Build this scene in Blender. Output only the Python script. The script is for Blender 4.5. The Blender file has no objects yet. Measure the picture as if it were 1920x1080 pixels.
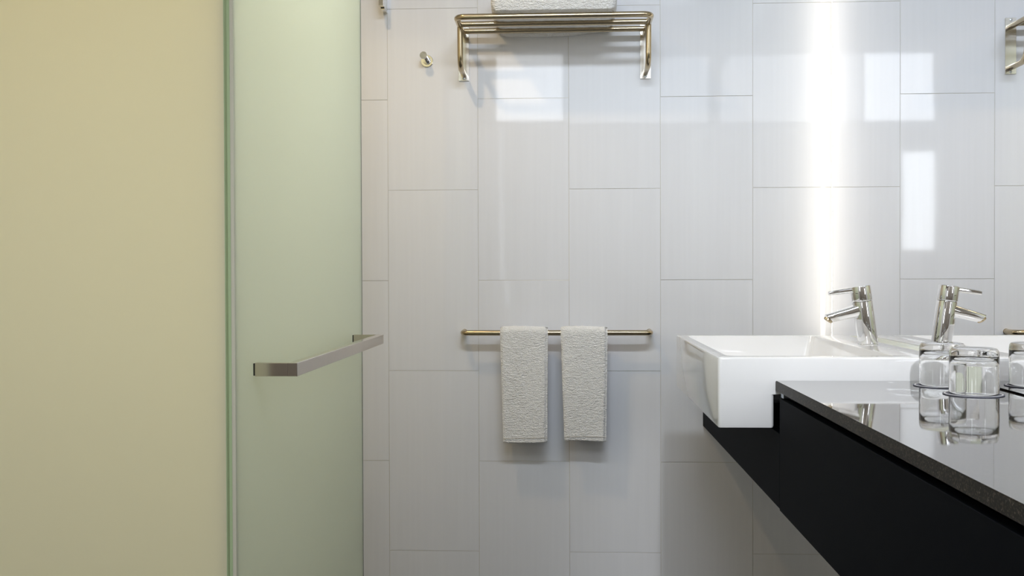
import bpy, bmesh, math, random
from mathutils import Vector, Matrix, noise
random.seed(7)
S = bpy.context.scene
COL = S.collection
R = math.radians

# ------------------------------------------------------------------ camera
CAMLOC = (.5823, -3.4376, 1.1375)
yaw, pit, rol = .0497, .0125, -.0033
c, s = math.cos(yaw), math.sin(yaw)
fw = Vector((-s, c, 0)); rt = Vector((c, s, 0)); up = Vector((0, 0, 1))
c, s = math.cos(pit), math.sin(pit)
f2 = c*fw - s*up; u2 = c*up + s*fw
c, s = math.cos(rol), math.sin(rol)
r3 = c*rt + s*u2; u3 = c*u2 - s*rt
cd = bpy.data.cameras.new('camera'); cam = bpy.data.objects.new('camera', cd); COL.objects.link(cam)
M3 = Matrix((r3, u3, -f2)).transposed()
cam.matrix_world = Matrix.Translation(CAMLOC) @ M3.to_4x4()
cd.sensor_width = 36; cd.lens = 1950.9/1920*36; cd.clip_start = .02
S.camera = cam

# ------------------------------------------------------------------ world, view, large lights
w = bpy.data.worlds.new('daylight'); S.world = w; w.use_nodes = True
w.node_tree.nodes['Background'].inputs[0].default_value = (.80, .88, 1, 1)
w.node_tree.nodes['Background'].inputs[1].default_value = 2.6
S.view_settings.view_transform = 'Standard'; S.view_settings.look = 'None'
S.view_settings.exposure = 0.13; S.view_settings.gamma = 1; S.view_settings.use_curve_mapping = False

def area(name, loc, rot, sx, sy, power, col, shape='RECTANGLE'):
    l = bpy.data.lights.new(name, 'AREA'); l.shape = shape; l.size = sx; l.size_y = sy
    l.energy = power; l.color = col
    o = bpy.data.objects.new(name, l); o.location = loc; o.rotation_euler = rot; COL.objects.link(o); return o
def spot(name, loc, power, col, angle, blend, rad, rot=(0, 0, 0)):
    l = bpy.data.lights.new(name, 'SPOT'); l.energy = power; l.color = col; l.spot_size = R(angle); l.spot_blend = blend
    l.shadow_soft_size = rad
    o = bpy.data.objects.new(name, l); o.location = loc; o.rotation_euler = rot; COL.objects.link(o); return o
WARM = (1, .80, .52); COOL = (.90, .95, 1.0)
# glowing transom and fill lamps are added, unseen; shower downlight casts the hook shadow
G = dict(panes=1.4, down=.47, shower=1.0, screen=.52, wash_fill=1.0, hall=.54, led=1.0, front=1.0)      # lamp levels
def aim(o, p): o.rotation_euler = (Vector(p) - o.location).to_track_quat('-Z', 'Y').to_euler()
spot('shower_downlight_lamp', (-.14, -1.0, 2.70), 50*G['down'], (1, .72, .38), 140, .6, .035)
aim(spot('door_fill', (-.88, -1.40, 1.95), 34*G['shower'], (1, .92, .78), 96, 1.0, .10), (.09, -1.38, 1.50))  # unseen fill added to light the door from the shower side
aim(spot('screen_backfill', (-.35, -1.0, 2.68), 90*G['screen'], (1, .92, .76), 90, 1.0, .10), (-.42, -1.92, 1.55))  # unseen fill added behind the screen to brighten it
WL = area('wall_fill', (.74, -2.2, 2.70), (0, 0, 0), 1.1, .10, 5.6*G['wash_fill'], (.83, .915, 1)); WL.data.spread = R(82); aim(WL, (.86, 0, 1.54))  # unseen fill added to shape the wall's brightness towards the floor
aim(spot('basin_front_fill', (.95, -4.0, 2.70), 170*G['front'], (.95, .97, 1), 23, 1.0, .05), (1.25, -1.19, .88))  # unseen narrow beam added to lift the basin front
area('hall_fill', (.35, -3.5, 2.68), (0, 0, 0), 1.0, .8, 46*G['hall'], (.88, .945, 1))  # soft fill added out of view above the camera

# ------------------------------------------------------------------ materials
def mat(name, col=(.8, .8, .8), rough=.5, metal=0, **kw):
    m = bpy.data.materials.new(name); m.use_nodes = True
    b = m.node_tree.nodes['Principled BSDF']
    b.inputs['Base Color'].default_value = (*col, 1); b.inputs['Roughness'].default_value = rough
    b.inputs['Metallic'].default_value = metal
    for k, v in kw.items():
        b.inputs[k.replace('_', ' ')].default_value = v
    return m
def N(m, t): return m.node_tree.nodes.new(t)
def L(m, a, b): m.node_tree.links.new(a, b)
def bsdf(m): return m.node_tree.nodes['Principled BSDF']
def add_noise(m, scale, detail=3, stretch=(1, 1, 1), coord='Object'):
    tc = N(m, 'ShaderNodeTexCoord'); mp = N(m, 'ShaderNodeMapping'); n = N(m, 'ShaderNodeTexNoise')
    mp.inputs['Scale'].default_value = stretch
    n.inputs['Scale'].default_value = scale; n.inputs['Detail'].default_value = detail
    L(m, tc.outputs[coord], mp.inputs[0]); L(m, mp.outputs[0], n.inputs['Vector']); return n
def add_bump(m, src, strength, dist):
    b = N(m, 'ShaderNodeBump'); b.inputs['Strength'].default_value = strength; b.inputs['Distance'].default_value = dist
    L(m, src, b.inputs['Height']); L(m, b.outputs[0], bsdf(m).inputs['Normal']); return b
def ramp(m, src, stops):
    r = N(m, 'ShaderNodeValToRGB'); e = r.color_ramp.elements
    for i, (p, cl) in enumerate(stops):
        if i > 1: e.new(p)
        e[i].position = p; e[i].color = (*cl, 1)
    L(m, src, r.inputs[0]); return r

M_tile = mat('glazed_tile', (.755, .77, .815), .045, IOR=1.55)
n = add_noise(M_tile, 3.0, 2, (1, 1, .35)); add_bump(M_tile, n.outputs[0], .12, .004)
n2 = add_noise(M_tile, 60, 2, (1, 1, .03))
L(M_tile, ramp(M_tile, n2.outputs[0], [(.3, (.745, .757, .80)), (.7, (.764, .776, .82))]).outputs[0], bsdf(M_tile).inputs['Base Color'])
M_grout = mat('grout', (.66, .64, .58), .6)
M_paint = mat('white_paint', (.72, .70, .66), .6)
M_room = mat('dark_veneer', (.26, .22, .18), .5)
M_ceil = mat('ceiling_paint', (.80, .79, .77), .7)
M_floor = mat('floor_stone', (.13, .135, .15), .4)
M_ceramic = mat('white_ceramic', (.93, .93, .945), .06, IOR=1.5, Coat_Weight=.3, Coat_Roughness=.03)
M_chrome = mat('chrome', (.88, .88, .88), .04, 1)
M_steel = mat('brushed_nickel', (.52, .43, .29), .22, 1)
M_plate = mat('satin_steel', (.80, .78, .74), .18, 1)
M_handle = mat('satin_handle', (.66, .60, .54), .18, 1)
n = add_noise(M_handle, 40, 4, (1, .05, 30)); add_bump(M_handle, n.outputs[0], .05, .001)
M_black = mat('black_void', (.012, .012, .012), .6)
M_cab = mat('charcoal_laminate', (.0042, .0052, .0080), .6, Specular_IOR_Level=.03)
n = add_noise(M_cab, 900, 2); add_bump(M_cab, n.outputs[0], .05, .0005)
M_granite = mat('black_granite', (.03, .026, .023), .035, IOR=1.40, Coat_Weight=.65, Coat_IOR=1.5, Coat_Roughness=.03)
tc = N(M_granite, 'ShaderNodeTexCoord'); v = N(M_granite, 'ShaderNodeTexVoronoi'); v.inputs['Scale'].default_value = 520
L(M_granite, tc.outputs['Object'], v.inputs['Vector'])
n = add_noise(M_granite, 260, 4)
mx = N(M_granite, 'ShaderNodeMath'); mx.operation = 'MULTIPLY'
L(M_granite, v.outputs['Color'], mx.inputs[0]); L(M_granite, n.outputs[0], mx.inputs[1])
L(M_granite, ramp(M_granite, mx.outputs[0], [(.25, (.018, .016, .015)), (.45, (.07, .058, .045)), (.7, (.22, .20, .17))]).outputs[0], bsdf(M_granite).inputs['Base Color'])
M_granite_edge = M_granite.copy(); M_granite_edge.name = 'honed_granite_edge'
be = bsdf(M_granite_edge); be.inputs['Roughness'].default_value = .45; be.inputs['Coat Weight'].default_value = 0; be.inputs['Specular IOR Level'].default_value = .2
M_mirror = mat('mirror_silver', (.965, .965, .975), .0, 1)
M_mirror_back = mat('mirror_backing', (.25, .27, .25), .5)
M_glass = mat('clear_glass', (1, 1, 1), .0, IOR=1.47, Transmission_Weight=1)
M_paper = mat('grey_paper', (.15, .16, .21), .6)
M_print = mat('white_print', (.80, .80, .82), .6)
M_rubber = mat('black_rubber', (.015, .015, .015), .5)
M_alu = mat('aluminium', (.55, .60, .66), .3, 1)
M_towel = mat('terry_cotton', (.93, .93, .93), .95)
na = add_noise(M_towel, 260, 2, (1, 1, 1.6)); nb = add_noise(M_towel, 95, 3, (.7, 1, 2.0))
ad = N(M_towel, 'ShaderNodeMath'); ad.operation = 'ADD'; L(M_towel, na.outputs[0], ad.inputs[0]); L(M_towel, nb.outputs[0], ad.inputs[1])
add_bump(M_towel, ad.outputs[0], .8, .009)
M_hem = mat('woven_hem', (.82, .81, .80), .9)
M_stitch = mat('hem_stitch', (.55, .53, .50), .9)
M_gap_tint = mat('pale_gap_tint', (.75, .78, .66), .3)  # pale reflection in the gap behind the basin, put into the colour

def frosted(name, refl, trans, mixf):
    m = bpy.data.materials.new(name); m.use_nodes = True; nt = m.node_tree
    b = nt.nodes['Principled BSDF']; b.inputs['Base Color'].default_value = (*refl, 1); b.inputs['Roughness'].default_value = .42
    b.inputs['IOR'].default_value = 1.4
    t = nt.nodes.new('ShaderNodeBsdfTranslucent'); t.inputs[0].default_value = (*trans, 1)
    x = nt.nodes.new('ShaderNodeMixShader'); x.inputs[0].default_value = mixf
    nt.links.new(b.outputs[0], x.inputs[1]); nt.links.new(t.outputs[0], x.inputs[2])
    nt.links.new(x.outputs[0], nt.nodes['Material Output'].inputs[0]); return m
M_frost_green = frosted('frosted_green_glass', (.77, .83, .75), (.94, .99, .93), .55)
M_frost_warm = frosted('frosted_warm_glass', (.92, .885, .675), (.95, .91, .72), .42)
M_edge = mat('polished_glass_edge', (.50, .60, .36), .35, Specular_IOR_Level=.2)
M_tape = mat('edge_tape', (.68, .64, .52), .5)
M_dark_edge = mat('glass_edge_seal', (.20, .22, .20), .3)

def emis(name, col, st):
    m = bpy.data.materials.new(name); m.use_nodes = True; nt = m.node_tree
    e = nt.nodes.new('ShaderNodeEmission'); e.inputs[0].default_value = (*col, 1); e.inputs[1].default_value = st
    nt.links.new(e.outputs[0], nt.nodes['Material Output'].inputs[0]); return m
M_led = emis('led_strip_glow', (1, .93, .80), 7.5*G['led'])
M_lens = emis('lamp_lens_glow', (1, .95, .88), 8)
M_glow = emis('glow_pane', (.88, .93, 1), 4.2*G['panes'])  # glow of the added panes that reflect in the tiles
M_glow_bright = emis('bright_glow_pane', (.90, .95, 1), 7)
M_glow_dim = emis('dim_glow_pane', (.88, .93, 1), 1.4*G['panes'])

# ------------------------------------------------------------------ mesh helpers
def link(name, bm, m, parent=None, smooth=False, kind=None):
    if parent is not None:
        off = Vector(parent.get('_w', (0, 0, 0)))
        bmesh.ops.translate(bm, verts=bm.verts, vec=-off)
    bmesh.ops.recalc_face_normals(bm, faces=bm.faces)
    me = bpy.data.meshes.new(name); bm.to_mesh(me); bm.free()
    for mm in (m if isinstance(m, (list, tuple)) else [m]): me.materials.append(mm)
    if smooth:
        for p in me.polygons: p.use_smooth = True
        try: me.set_sharp_from_angle(angle=R(40))
        except Exception: pass
    o = bpy.data.objects.new(name, me); COL.objects.link(o)
    if parent is not None:
        o.parent = parent; o['_w'] = parent.get('_w', (0, 0, 0))
    if kind: o['kind'] = kind
    return o
def tag(o, label, cat, group=None):
    o['label'] = label; o['category'] = cat
    if group: o['group'] = group
    return o
def thing(name, loc, label, cat, group=None):
    o = bpy.data.objects.new(name, None); o.location = loc; o['_w'] = tuple(loc); o.empty_display_size = .05
    COL.objects.link(o); return tag(o, label, cat, group)
def box(bm, x0, x1, y0, y1, z0, z1, bev=0, seg=2):
    r = bmesh.ops.create_cube(bm, size=1)
    vs = r['verts']
    for v in vs:
        v.co = Vector((x0 if v.co.x < 0 else x1, y0 if v.co.y < 0 else y1, z0 if v.co.z < 0 else z1))
    if bev:
        es = list({e for v in vs for e in v.link_edges})
        bmesh.ops.bevel(bm, geom=es, offset=bev, segments=seg, affect='EDGES', profile=.5)
    return bm
def B(*a, **k): return box(bmesh.new(), *a, **k)
def rings(bm, loops, cap0=True, cap1=True):
    vl = [[bm.verts.new(p) for p in lp] for lp in loops]
    n = len(vl[0])
    for a, b in zip(vl, vl[1:]):
        for i in range(n):
            bm.faces.new((a[i], a[(i+1) % n], b[(i+1) % n], b[i]))
    if cap0: bm.faces.new(vl[0][::-1])
    if cap1: bm.faces.new(vl[-1])
    return bm
def lathe(prof, seg=48, axis=Vector((0, 0, 1)), org=Vector((0, 0, 0)), bm=None, cap0=True, cap1=True):
    bm = bm or bmesh.new()
    axis = Vector(axis).normalized(); org = Vector(org)
    q = Vector((0, 0, 1)).rotation_difference(axis)
    loops = []
    for r, z in prof:
        loops.append([org + q @ Vector((r*math.cos(2*math.pi*i/seg), r*math.sin(2*math.pi*i/seg), z)) for i in range(seg)])
    return rings(bm, loops, cap0, cap1)
def fillet(pts, rad, n=8):
    pts = [Vector(p) for p in pts]; out = [pts[0]]
    for i in range(1, len(pts)-1):
        a, b, d = pts[i-1], pts[i], pts[i+1]
        u = (a-b).normalized(); v = (d-b).normalized(); ang = u.angle(v)
        t = min(rad/math.tan(ang/2), (a-b).length*.49, (d-b).length*.49); rr = t*math.tan(ang/2)
        cen = b + (u+v).normalized()*(rr/math.sin(ang/2))
        p0 = b+u*t; p1 = b+v*t
        for k in range(n+1):
            x = (p0-cen).normalized().slerp((p1-cen).normalized(), k/n)*rr
            out.append(cen + x)
    out.append(pts[-1]); return out
def tube(pts, r, seg=20, bm=None, rx=None):
    bm = bm or bmesh.new(); n = len(pts); loops = []
    t0 = (pts[1]-pts[0]).normalized(); ref = Vector((0, 0, 1)) if abs(t0.z) < .9 else Vector((1, 0, 0))
    nrm = t0.cross(ref).normalized()
    for i, p in enumerate(pts):
        t = (pts[min(i+1, n-1)]-pts[max(i-1, 0)]).normalized()
        nrm = (nrm - t*nrm.dot(t)).normalized(); bn = t.cross(nrm)
        loops.append([p + r*(math.cos(2*math.pi*k/seg)*nrm + math.sin(2*math.pi*k/seg)*bn) for k in range(seg)])
    return rings(bm, loops)
def rrect(x0, x1, y0, y1, z, rad, n=6):
    out = []
    for cx, cy, a0 in ((x1-rad, y1-rad, 0), (x0+rad, y1-rad, 90), (x0+rad, y0+rad, 180), (x1-rad, y0+rad, 270)):
        for k in range(n+1):
            a = R(a0+90*k/n); out.append(Vector((cx+rad*math.cos(a), cy+rad*math.sin(a), z)))
    return out

# ================================================================== SETTING
XM = 1.4364            # mirror plane
XR = 1.50              # wall behind the mirror
ZC = 2.75              # ceiling
XL = -.95; YN = -4.3
bm = B(XL-.05, XR+.05, YN-.1, .1, -.08, 0); link('floor', bm, M_floor, kind='structure')
bm = B(XL-.05, XR+.05, YN-.1, .1, ZC, ZC+.08); link('ceiling', bm, M_ceil, kind='structure')
link('wall_right', B(XR, XR+.1, YN, 0, 0, ZC), M_paint, kind='structure')
link('wall_left', B(XL-.1, XL, YN, 0, 0, ZC), M_paint, kind='structure')
wb = link('wall_back', B(XL-.1, XR+.1, .0018, .1, 0, ZC), M_grout, kind='structure'); wb['_w'] = (0, 0, 0)
# glazed tiles, one object each, in a half-drop bond
JW = .0007
tm = {}
TILT = {(1, 1.72): (.0030, .0045), (1, 1.12): (.0030, .0048), (2, 1.42): (.0, .0012), (2, 2.02): (.001, .002)}
for i in range(-4, 5):
    x0, x1 = i*.3, (i+1)*.3
    x0 = max(x0, XL); x1 = min(x1, XR)
    if x1 - x0 < .02: continue
    z = .22 - .6 if i % 2 == 0 else .52 - .6
    while z < ZC:
        a, b = max(z, 0), min(z+.6, ZC)
        if b - a > .02:
            key = (round(x1-x0, 3), round(b-a, 3))
            w_, h_ = x1-x0-2*JW, b-a-2*JW
            if key not in tm:
                t = bmesh.new(); box(t, -w_/2, w_/2, 0, .008, -h_/2, h_/2)
                es = [e for e in t.edges if all(abs(v.co.y) < 1e-6 for v in e.verts)]
                bmesh.ops.bevel(t, geom=es, offset=.0004, segments=1, affect='EDGES')
                bmesh.ops.recalc_face_normals(t, faces=t.faces)
                me = bpy.data.meshes.new('tile'); t.to_mesh(me); t.free(); me.materials.append(M_tile); tm[key] = me
            o = bpy.data.objects.new('tile', tm[key]); COL.objects.link(o); o.parent = wb
            o.location = ((x0+x1)/2, 0, (a+b)/2)
            tx, tz = TILT.get((i, round(z, 2)), (random.uniform(-.0012, .0012), random.uniform(-.0012, .0012)))
            o.rotation_euler = (tx, 0, tz)
        z += .6
# near wall and header; glowing transom added, unseen, to reflect in the tiles
SX0, SX1 = .150, .172
VX0, VX1, VZ0, VZ1 = -.42, -.165, 1.31, 2.05
bm = bmesh.new()
box(bm, XL, VX0, YN-.1, YN, 0, ZC); box(bm, VX1, SX0, YN-.1, YN, 0, ZC); box(bm, SX1, XR, YN-.1, YN, 0, ZC)
box(bm, SX0, SX1, YN-.1, YN, 0, .9); box(bm, SX0, SX1, YN-.1, YN, 2.28, ZC)
box(bm, VX0, VX1, YN-.1, YN, 0, VZ0); box(bm, VX0, VX1, YN-.1, YN, VZ1, ZC)
link('wall_front', bm, M_room, kind='structure')
link('glow_panel_3', B(SX0, SX1, YN-.03, YN-.02, .9, 2.28), M_glow_dim, kind='structure')  # unseen glowing slit, added for a narrow reflected band
bm = bmesh.new()
for a in ((VX0, VX0+.012, VZ0, VZ1), (VX1-.012, VX1, VZ0, VZ1), (VX0+.012, VX1-.012, VZ0, VZ0+.012), (VX0+.012, VX1-.012, VZ1-.012, VZ1)):
    box(bm, a[0], a[1], YN-.04, YN-.005, a[2], a[3])
glow2 = link('glow_panel_2', bm, M_paint, kind='structure')  # unseen frame with a glowing pane, added for the patch in the mirror
link('pane', B(VX0+.012, VX1-.012, YN-.03, YN-.025, VZ0+.012, VZ1-.012), M_glow_bright, glow2)
WX0, WXM, WX1, WZ0, WZ1 = .222, .612, 1.40, 2.0, 2.375
bm = bmesh.new()
box(bm, XL, WX0, -2.60, -2.50, 1.985, ZC); box(bm, WX1, XR, -2.60, -2.50, 1.985, ZC)
box(bm, WX0, WX1, -2.60, -2.50, 1.985, WZ0); box(bm, WX0, WX1, -2.60, -2.50, WZ1, ZC)
link('wall_header', bm, M_room, kind='structure')
glow1 = link('glow_panel_1', B(WXM-.008, WXM+.008, -2.52, -2.49, WZ0, WZ1), M_paint, kind='structure')  # bar between unseen glowing panes, added for the bright tile reflection
link('pane', B(WX0, WXM-.008, -2.512, -2.505, WZ0, WZ1), M_glow, glow1)
link('pane', B(WXM+.008, WX1, -2.512, -2.505, WZ0, WZ1), M_glow_dim, glow1)

# ================================================================== VANITY
ZT = .910
XC = 1.0361
YE = -3.0
# --- cabinet
cabn = thing('vanity_cabinet', (1.24, -1.5, .64), 'wall-hung charcoal cabinet under the dark countertop and white basin', 'cabinet')
bm = bmesh.new()
box(bm, 1.056, XR-.003, -1.19, -.004, .655, .78)               # body under the basin (below its shell)
box(bm, 1.075, XR-.003, YE+.02, -1.225, .655, .885)
box(bm, 1.056, XR-.003, -.34, -.004, .78, .885)
link('carcass', bm, M_black, cabn)
bm = B(XC+.0010, XC+.020, -1.217, -.003, .6405, .800, bev=.0008, seg=1)
box(bm, XC+.0010, XC+.020, -.355, -.003, .80, .886, bev=.0008, seg=1)
link('basin_apron', bm, M_cab, cabn)
link('front_panel', B(XC, XC+.019, YE+.02, -1.2225, .6385, .8755, bev=.0008, seg=1), M_cab, cabn)
link('base_board', B(XC+.02, XR-.003, YE+.02, -.004, .6395, .654), M_cab, cabn)
link('finger_channel', B(XC+.030, XC+.040, YE+.02, -1.226, .84, .8885), mat('channel_black', (.006, .006, .007), .35), cabn)
link('channel_bracket', B(XC+.003, XC+.024, -1.246, -1.222, .8775, .8885, bev=.0006, seg=1), M_alu, cabn)
# --- countertop (U round the basin)
poly = [(1.0335, YE), (XR-.002, YE), (XR-.002, -.002), (1.0335, -.002), (1.0335, -.3585), (1.4075, -.3585), (1.4075, -1.1935), (1.0335, -1.1935)]
bm = bmesh.new(); vs = [bm.verts.new((x, y, .8892)) for x, y in poly]; f = bm.faces.new(vs)
r = bmesh.ops.extrude_face_region(bm, geom=[f])
bmesh.ops.translate(bm, verts=[g for g in r['geom'] if isinstance(g, bmesh.types.BMVert)], vec=(0, 0, ZT-.8892))
bmesh.ops.bevel(bm, geom=[e for e in bm.edges if all(v.co.z > ZT-.001 for v in e.verts)], offset=.0012, segments=2, affect='EDGES')
bmesh.ops.recalc_face_normals(bm, faces=bm.faces)
for f in bm.faces: f.material_index = 0 if f.normal.z > .5 else 1
o = link('countertop', bm, [M_granite, M_granite_edge]); tag(o, 'polished black granite countertop on the charcoal cabinet, carrying the tumblers', 'countertop')

# --- basin
ZR = .9597; BX0, BX1, BY0, BY1 = .912, 1.4035, -1.1913, -.361
bas = thing('wash_basin', (1.15, -.78, .808), 'large white rectangular ceramic basin overhanging the charcoal cabinet', 'basin')
bm = bmesh.new()
lp = []
nn = 6
def RR(i, z, x0=BX0, x1=BX1, rad=.008): return rrect(x0+i, x1-i, BY0+i, BY1-i, z, max(rad-i, .002), nn)
lp.append(RR(.005, .8080, x1=1.031)); lp.append(RR(.0018, .8088, x1=1.031)); lp.append(RR(0, .8125, x1=1.031))
lp.append(RR(0, .880, x1=1.031)); lp.append(RR(0, .896)); lp.append(RR(0, ZR-.005)); lp.append(RR(.0015, ZR-.0015)); lp.append(RR(.005, ZR))
ix0, ix1, iy0, iy1 = .941, 1.298, -1.150, -.405
lp.append(rrect(ix0-.004, ix1+.004, iy0-.004, iy1+.004, ZR, .024, nn))
lp.append(rrect(ix0-.001, ix1+.001, iy0-.001, iy1+.001, ZR-.0012, .021, nn))
lp.append(rrect(ix0, ix1, iy0, iy1, ZR-.005, .020, nn))
lp.append(rrect(ix0+.010, ix1-.010, iy0+.010, iy1-.010, .885, .025, nn))
lp.append(rrect(ix0+.020, ix1-.020, iy0+.020, iy1-.020, .862, .030, nn))
lp.append(rrect(ix0+.045, ix1-.045, iy0+.045, iy1-.045, .852, .030, nn))
lp.append(rrect(1.119-.03, 1.119+.03, -.78-.03, -.78+.03, .846, .025, nn))
rings(bm, lp)
link('bowl', bm, M_ceramic, bas, smooth=True)
link('drain', lathe([(.0, 0), (.030, 0), (.032, .002), (.030, .004), (.0, .0045)][1:4], 32, org=(1.119, -.78, .845)), M_chrome, bas, smooth=True)
link('overflow_cover', lathe([(.011, 0), (.012, .002), (.009, .004)], 24, axis=(-1, 0, .12), org=(1.2905, -.78, .905)), M_chrome, bas, smooth=True)

link('gap_reflection_strip', B(BX1+.0003, XM-.0006, BY0+.002, BY1-.002, .9118, ZR-.003), M_gap_tint, bas)  # strip added to stand for the reflection in the gap at the mirror

# --- mixer tap
tb = Vector((1.3467, -.7821, ZR))
tap = thing('basin_mixer_tap', tuple(tb), 'leaning chrome single-lever mixer tap on the basin ledge beside the mirror', 'tap')
ax = Vector((-.020, 0, .1455)).normalized()
link('base_ring', lathe([(.0252, -.0005), (.0255, .0015), (.0245, .003)], 48, org=tb), M_chrome, tap, smooth=True)
# body: leaning cylinder sheared flat at the foot
bm = bmesh.new(); loops = []
for z, r in ((.0012, .0242), (.003, .0245), (.05, .0245), (.1065, .0245), (.1085, .0240)):
    cx = -.020*z/.1455
    loops.append([tb + Vector((cx + r*math.cos(a), r*math.sin(a), z + (r*math.cos(a)*.137*min(1, z/.05)))) for a in [2*math.pi*k/64 for k in range(64)]])
rings(bm, loops); link('body', bm, M_chrome, tap, smooth=True)
bm = bmesh.new(); loops = []
for z, r in ((.1095, .0236), (.1105, .0246), (.112, .0248), (.1455, .0248), (.1468, .0244), (.1475, .0235)):
    cx = -.020*z/.1455
    loops.append([tb + Vector((cx + r*math.cos(a), r*math.sin(a), z + r*math.cos(a)*.137)) for a in [2*math.pi*k/64 for k in range(64)]])
rings(bm, loops); link('cap', bm, M_chrome, tap, smooth=True)
# neck joining cap and body
link('cartridge_neck', lathe([(.0225, .107), (.0225, .1115)], 48, axis=ax, org=tb), M_black, tap, smooth=True)
def sect(c, w, h, t, n=20, p=3.2, tilt=0):   # super-ellipse section, in the plane normal to direction t (in XZ)
    t = Vector(t).normalized(); u = Vector((0, 1, 0)); v = t.cross(u); out = []
    for k in range(n):
        a = 2*math.pi*k/n; ca, sa = math.cos(a), math.sin(a)
        out.append(Vector(c) + u*w*math.copysign(abs(ca)**(2/p), ca) + v*h*math.copysign(abs(sa)**(2/p), sa))
    return out
T = lambda x, z: Vector((x, tb.y, z))
bm = rings(bmesh.new(), [sect(T(1.335, 1.051), .0200, .0165, (-1, 0, -.30)), sect(T(1.3165, 1.0445), .0195, .0155, (-1, 0, -.30)),
                         sect(T(1.295, 1.0385), .0190, .0140, (-1, 0, -.27)), sect(T(1.272, 1.0325), .0180, .0128, (-1, 0, -.27)),
                         sect(T(1.256, 1.0280), .0170, .0122, (-1, 0, -.45)), sect(T(1.2475, 1.0258), .0158, .0136, (-.8, 0, -.8), p=2.6)])
link('spout', bm, M_chrome, tap, smooth=True)
link('aerator', lathe([(.0115, 0), (.0118, .004), (.0105, .0055), (.0085, .0045)], 32, axis=(-.55, 0, -.8), org=T(1.2485, 1.0235)), M_steel, tap, smooth=True)
bm = rings(bmesh.new(), [sect(T(1.305, 1.0965), .0092, .0072, (-1, 0, -.14)), sect(T(1.285, 1.0940), .0088, .0066, (-1, 0, -.14)),
                         sect(T(1.262, 1.0905), .0082, .0058, (-1, 0, -.14)), sect(T(1.2490, 1.0885), .0074, .0048, (-1, 0, -.14))])
link('lever', bm, M_chrome, tap, smooth=True)

# --- mirror with its lit edge
mir = thing('wall_mirror', (1.45, -1.5, .9125), 'big frameless mirror standing off the right wall, lit along its far edge', 'mirror')
MY0, MY1, MZ0, MZ1 = -2.85, -.075, .9125, 2.25
link('mirror_glass', B(XM, XM+.005, MY0, MY1, MZ0, MZ1, bev=.0006, seg=1), M_mirror, mir)
link('backing_board', B(XM+.0052, XM+.022, MY0, MY1-.010, MZ0+.001, MZ1-.01), M_mirror_back, mir)
link('led_strip', B(XM+.0008, XM+.014, MY1+.0006, MY1+.007, .925, MZ1-.02), M_led, mir)

# --- coasters and tumblers
def coaster(x, y, label):
    t = thing('coaster', (x, y, ZT), label, 'coaster', 'round paper coasters on the counter')
    link('disc', lathe([(.0538, .0002), (.0542, .0010), (.0538, .0016)], 56, org=(x, y, ZT)), M_paper, t, smooth=True)
    bm = bmesh.new()
    for ra, rb in ((.0490, .0515), (.0360, .0380)):
        lathe([(ra, .0016), (ra, .0019), (rb, .0019), (rb, .0016)], 56, org=(x, y, ZT), bm=bm, cap0=False, cap1=False)
    link('printed_ring', bm, M_print, t)
    bm = bmesh.new(); rr = random.Random(3)
    for row, nrow in ((.010, 5), (-.002, 7), (-.013, 6)):
        for k in range(nrow):
            px = x - .0036*nrow + .0072*k; hh = rr.uniform(.003, .0045)
            box(bm, px, px+.0009, y+row-hh, y+row+hh, ZT+.0016, ZT+.0019)
            box(bm, px, px+rr.uniform(.002, .0045), y+row-.0005, y+row+.0005, ZT+.0016, ZT+.0019)
    o = link('printed_mark', bm, M_print, t); o['kind'] = 'stuff'
def tumbler(x, y, label):
    zz = ZT+.0019
    H, ro = .0860, .0440
    outer = [(ro-.0012, 0), (ro-.0002, .0012), (ro, .003), (ro, H*.55), (ro-.0003, H-.012), (ro-.0012, H-.005), (ro-.004, H-.0012), (ro-.009, H), (.0015, H)]
    ri = ro-.0022
    inner = [(.0015, H-.0150), (ri-.012, H-.0155), (ri-.0045, H-.018), (ri-.0012, H-.024), (ri, H-.034), (ri, .003), (ri+.0003, .0010)]
    bm = lathe(outer+inner, 72, org=(x, y, zz), cap0=False, cap1=False)
    # close: rim ring, top centre, inner centre
    bm.verts.ensure_lookup_table(); n = 72; m_ = len(outer); tot = len(outer+inner)
    # the lathe joined outer top centre to inner centre: remove those faces and cap both
    bad = [f for f in bm.faces if {v.index for v in f.verts} & set(range((m_-1)*n, m_*n)) and {v.index for v in f.verts} & set(range(m_*n, (m_+1)*n))]
    bm.verts.index_update()
    bad = [f for f in bm.faces if any((m_-1)*n <= v.index < m_*n for v in f.verts) and any(m_*n <= v.index < (m_+1)*n for v in f.verts)]
    bmesh.ops.delete(bm, geom=bad, context='FACES_ONLY'); bm.verts.ensure_lookup_table()
    bm.faces.new([bm.verts[(m_-1)*n+i] for i in range(n)]); bm.faces.new([bm.verts[m_*n+i] for i in range(n)][::-1])
    for i in range(n):
        j = (i+1) % n; bm.faces.new((bm.verts[i], bm.verts[(tot-1)*n+i], bm.verts[(tot-1)*n+j], bm.verts[j]))
    o = link('tumbler', bm, M_glass, smooth=True)
    return tag(o, label, 'glass', 'upturned tumblers on the counter')
coaster(1.3505, -1.445, 'grey round coaster under the nearer upturned tumbler')
coaster(1.3455, -1.293, 'grey round coaster under the farther tumbler, next to the basin')
tumbler(1.3520, -1.443, 'upturned clear tumbler nearer the camera, in front of the other one')
tumbler(1.3470, -1.293, 'upturned clear tumbler standing behind, close to the basin')

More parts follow.
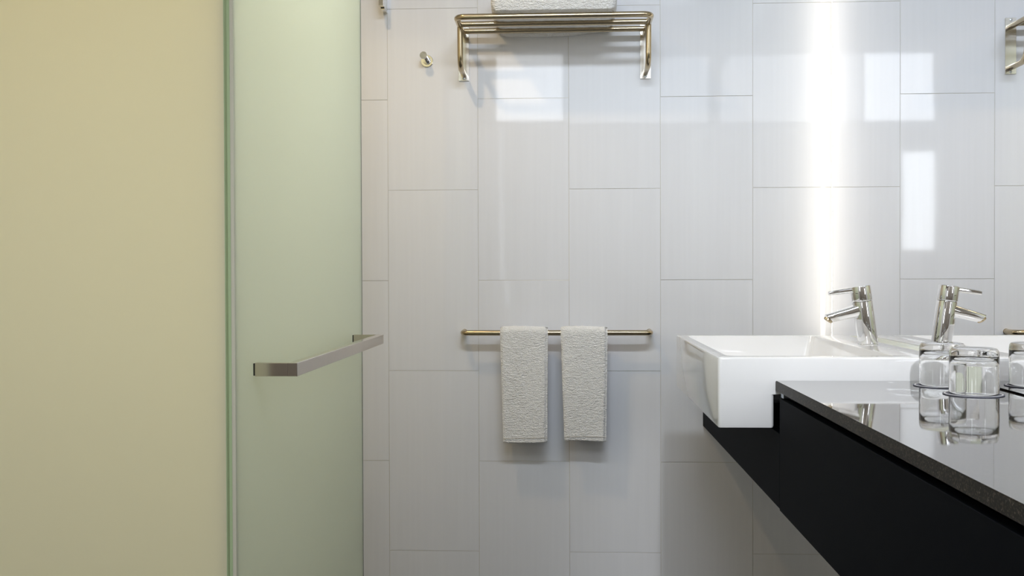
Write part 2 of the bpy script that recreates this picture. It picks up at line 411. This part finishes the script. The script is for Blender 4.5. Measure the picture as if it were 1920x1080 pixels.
# ================================================================== TOWEL RAIL AND TOWELS
YB_, ZB_ = -.065, .9495
rail = thing('towel_rail', (.559, 0, ZB_), 'straight brushed nickel towel rail holding two white hand towels', 'towel rail')
bm = tube(fillet([(.2535, 0, ZB_), (.2535, YB_, ZB_), (.8625, YB_, ZB_), (.8625, 0, ZB_)], .018, 8), .0089, 24)
link('bar', bm, M_steel, rail, smooth=True)
for x in (.2535, .8625):
    link('wall_flange', lathe([(.0098, 0), (.0098, .0015), (.0092, .0022)], 28, axis=(0, -1, 0), org=(x, 0, ZB_)), M_steel, rail, smooth=True)

def hand_towel(xl, xr, xbl, xbr, zb, seed, label):
    # cross-section (Y,Z) of a thick towel hung over the rail, closed loop
    th = .0125; ri = .0098; ro = ri+th
    out = []
    zt = ZB_
    nseg = 46
    zf, zk = zb, zb+.025
    for k in range(nseg): out.append((YB_-ro, zf + (zt-zf)*k/nseg, 0))
    for k in range(13): a = math.pi - math.pi*k/12; out.append((YB_+ro*math.cos(a), zt+ro*math.sin(a)*.98, 0))
    for k in range(1, nseg+1): out.append((YB_+ro, zt + (zk-zt)*k/nseg, 0))
    out.append((YB_+ro-.004, zk-.003, 0)); out.append((YB_+ri+.002, zk-.002, 0))
    for k in range(nseg): out.append((YB_+ri, zk + (zt-zk)*k/nseg, 1))
    for k in range(13): a = math.pi*k/12; out.append((YB_+ri*math.cos(a), zt+ri*math.sin(a), 1))
    for k in range(1, nseg+1): out.append((YB_-ri, zt + (zf-zt)*k/nseg, 1))
    out.append((YB_-ri-.003, zf-.003, 0)); out.append((YB_-ro+.004, zf-.003, 0))
    nx = 44; loops = []
    for i in range(nx+1):
        u = i/nx
        e = min(u, 1-u)*nx; edge = [.0062, .0028, .0010, .0002][min(int(e), 3)]
        lp = []
        for y, z, inn in out:
            tt = (zt-z)/(zt-zb); tt = max(0, tt)
            x = (xl + (xr-xl)*u)*(1-tt) + (xbl + (xbr-xbl)*u)*tt
            if u in (0, 1): x += (-1 if u == 0 else 1)*.0012*noise.noise(Vector((seed, z*38, 3)))
            d = 0
            if not inn:
                p = Vector((x*55, z*42, seed)); d = .0011*noise.noise(p) + .0009*noise.noise(p*3.1)
                d += .0016*math.sin(tt*3+seed)*math.sin(u*5)
            sgn = -1 if y < YB_ else 1
            yy = y + sgn*d - (0 if inn else sgn*edge)
            zz = z + (d if z > zt else 0) - (edge*.5 if z > zt and not inn else 0)
            if z <= zb+.001: zz += .0015*math.sin(u*4+seed) + .0035*(u-.5)*(1 if seed > 1 else 0)
            lp.append(Vector((x, yy, zz)))
        loops.append(lp)
    t = thing('hand_towel', ((xl+xr)/2, YB_, zb), label, 'towel', 'hand towels over the rail')
    link('terry_cloth', rings(bmesh.new(), loops), M_towel, t, smooth=True)
    bm = bmesh.new(); yf = YB_-ro-.0008
    n = 16
    hp = [[Vector((xbl+.002+(xbr-xbl-.004)*i/n, yf-.0006+.0016*math.sin(3*.97+seed)*math.sin(i/n*5)*-1, zb+.0125+.0035*(i/n-.5)*(1 if seed > 1 else 0)))] for i in range(n+1)]
    link('hem_seam', tube([h[0] for h in hp], .0007, 6), M_stitch, t)
hand_towel(.3765, .5303, .3850, .5275, .5980, 2.3, 'left-hand white terry hand towel hanging over the nickel rail')
hand_towel(.5716, .7228, .5830, .7170, .6040, .7, 'right-hand white terry hand towel hanging over the nickel rail')

# ================================================================== TOWEL RACK
rk = thing('towel_rack', (.553, 0, 1.80), 'brushed nickel wall rack of parallel tubes with a folded bath towel on top', 'towel rack')
XA, XB, ZK, RT = .2545, .8515, 1.931, .0091
bm = tube(fillet([(XA, 0, ZK), (XA, -.2416, ZK), (XB, -.2416, ZK), (XB, 0, ZK)], .026, 10), RT, 24)
link('frame_rail', bm, M_steel, rk, smooth=True)
for y in (-.147, -.054):
    link('shelf_rod', tube([Vector((XA+.004, y, ZK)), Vector((.55, y, ZK)), Vector((XB-.004, y, ZK))], RT, 24), M_steel, rk, smooth=True)
for x in (XA, XB):
    link('support_arm', tube(fillet([(x, -.002, 1.800), (x, -.120, 1.800), (x, -.128, ZK-.001)], .042, 12), RT, 24), M_steel, rk, smooth=True)
    p = link('wall_plate', B(x-.0175, x+.0175, -.0045, 0, 1.779, 1.960, bev=.0006, seg=1), M_plate, rk)
    for z in (1.7865, 1.9525):
        sc = link('screw', lathe([(.0042, 0), (.0042, .0012), (.0030, .0020)], 20, axis=(0, -1, 0), org=(x, -.0045, z)), M_alu, p, smooth=True)

# folded bath towel on the rack
def bath_towel():
    x0, x1, y0, y1, z0, z1 = .362, .746, -.268, -.006, ZK+RT-.0045, 2.060
    bm = bmesh.new(); nx, ny = 48, 30
    def under(x, y):
        d = 0
        e = min((x-x0)/(x1-x0), (x1-x)/(x1-x0))
        d -= .004*(math.sin((y+.2416)/.094*math.pi)**2)
        if y > -.045:                 # droops behind the last rod
            k = min(1, (y+.045)/.02); d -= .012*k*min(1, max(0, (.70-x)/.12))*min(1, max(0, (x-.36)/.05))
        return d
    def sec(z_t, ins): pass
    loops = []
    for i in range(nx+1):
        u = i/nx; x = x0+(x1-x0)*u
        e = min(u, 1-u)*(x1-x0); rr_ = .022
        k = 0 if e > rr_ else rr_ - math.sqrt(max(0, rr_**2-(rr_-e)**2))
        lp = []
        zb = z0+k*.9; ztp = z1-k; ya = y0+k*.7; yb = y1-k*.2
        for j in range(ny+1):      # underside front to back
            y = ya+(yb-ya)*j/ny
            ed = min(j, 3)/3; f = (1-ed)*.010
            lp.append(Vector((x, y, zb+under(x, y)+f + .0010*noise.noise(Vector((x*50, y*50, 1))))))
        for j in range(1, 8): lp.append(Vector((x, yb, zb+(ztp-zb)*j/8)))
        for j in range(ny+1):
            y = yb+(ya-yb)*j/ny; lp.append(Vector((x, y, ztp+.002*noise.noise(Vector((x*30, y*30, 5))))))
        for j in range(1, 16):
            z = ztp+(zb+.008-ztp)*j/16; b = math.sin(math.pi*j/16)
            fold = abs(math.sin(math.pi*2*j/16))
            lp.append(Vector((x, ya-.012*b-.004*fold+.0012*noise.noise(Vector((x*45, z*60, 9))), z)))
        loops.append(lp)
    t = thing('bath_towel', (.554, -.14, ZK+RT), 'folded white terry bath towel lying on the nickel wall rack', 'towel')
    link('folded_cloth', rings(bm, loops), M_towel, t, smooth=True)
bath_towel()

# ================================================================== ROBE HOOK
hk = Vector((.132, 0, 1.8465))
ho = thing('robe_hook', tuple(hk), 'small round chrome robe hook on the tiles left of the towel rack', 'hook')
link('rose', lathe([(.0205, 0), (.0205, .003), (.0192, .0045)], 48, axis=(0, -1, 0), org=hk), M_chrome, ho, smooth=True)
tip = Vector((.1265, -.052, 1.8560))
d = (tip-hk).normalized()
link('peg', lathe([(.0105, .003), (.0105, (tip-hk).length-.006), (.0110, (tip-hk).length-.005)], 40, axis=d, org=hk), M_chrome, ho, smooth=True)
link('peg_cap', lathe([(.0120, -.004), (.0126, -.0025), (.0126, 0), (.0118, .0012)], 40, axis=d, org=tip), M_chrome, ho, smooth=True)

# ================================================================== WALL CLAMP (top, by the shower)
cl = thing('shower_rail_clamp', (-.004, 0, 2.005), 'small steel clamp of stacked plates on the tiles above the frosted door', 'clamp')
link('wall_block', B(-.0135, .0018, -.024, 0, 2.007, 2.115, bev=.001), M_plate, cl)
link('rubber_gasket', B(-.0115, .000, -.028, -.024, 2.009, 2.113), M_rubber, cl)
link('middle_plate', B(-.0135, .0010, -.052, -.028, 2.006, 2.113, bev=.001), M_plate, cl)
link('rubber_gasket', B(-.0115, .000, -.056, -.052, 2.010, 2.113), M_rubber, cl)
link('outer_plate', B(-.0145, .0004, -.080, -.056, 2.012, 2.113, bev=.001), M_plate, cl)

# ================================================================== FROSTED GLASS DOOR AND SCREEN
XG = .095; GY0, GY1 = -1.9167, -.9463
dr = thing('glass_door', (XG, GY0, .012), 'open frosted green glass shower door carrying a square steel handle', 'shower door')
pane = link('pane', B(XG-.0105, XG, GY0+.0006, GY1-.0006, .012, 2.33), M_frost_green, dr)
link('pane_edge', B(XG-.0103, XG-.0056, GY0-.0004, GY0+.0006, .012, 2.33), M_edge, dr)
link('edge_tape', B(XG-.0054, XG-.0002, GY0-.0004, GY0+.0006, .012, 2.33), M_tape, dr)
link('edge_seal', B(XG-.0125, XG+.0008, GY1-.0006, GY1+.0035, .012, 2.33, bev=.0008, seg=1), M_dark_edge, dr)
hd = link('handle', B(.150-.0005, .1655-.0005, -1.8285, -1.0455, .9795, 1.0010, bev=.0008, seg=1), M_handle, dr)
for y in (-1.8285, -1.0600):
    link('handle_post', B(XG+.0025, .1500, y, y+.0145, .9797, 1.0008, bev=.0006, seg=1), M_handle, hd)
    link('post_washer', B(XG, XG+.0028, y+.0010, y+.0135, .9807, .9998), M_rubber, hd)

sc = thing('frosted_screen', (-.4, -1.93, .0), 'warm beige frosted glass panel filling the left side beside the green door', 'glass screen')
link('pane', B(XL+.002, XG-.0116, -1.9262, -1.9162, .006, 2.36), M_frost_warm, sc)
link('edge_strip', B(XG-.0116, XG-.0107, -1.9265, -1.9159, .006, 2.36), M_edge, sc)

# ================================================================== ceiling lights (above the view)
def downlight(x, y, label, r=.045):
    t = thing('ceiling_downlight', (x, y, ZC-.02), label, 'ceiling light', 'recessed ceiling downlights')
    link('trim_ring', lathe([(r, .0), (r+.012, .0), (r+.012, .019), (r, .019)], 40, org=(x, y, ZC-.0205), cap0=False, cap1=False), M_plate, t, smooth=True)
for x, y, l in ((-.10, -.75, 'round recessed downlight over the shower side of the tiles'),): downlight(x, y, l)

for o in bpy.data.objects:
    if '_w' in o: del o['_w']
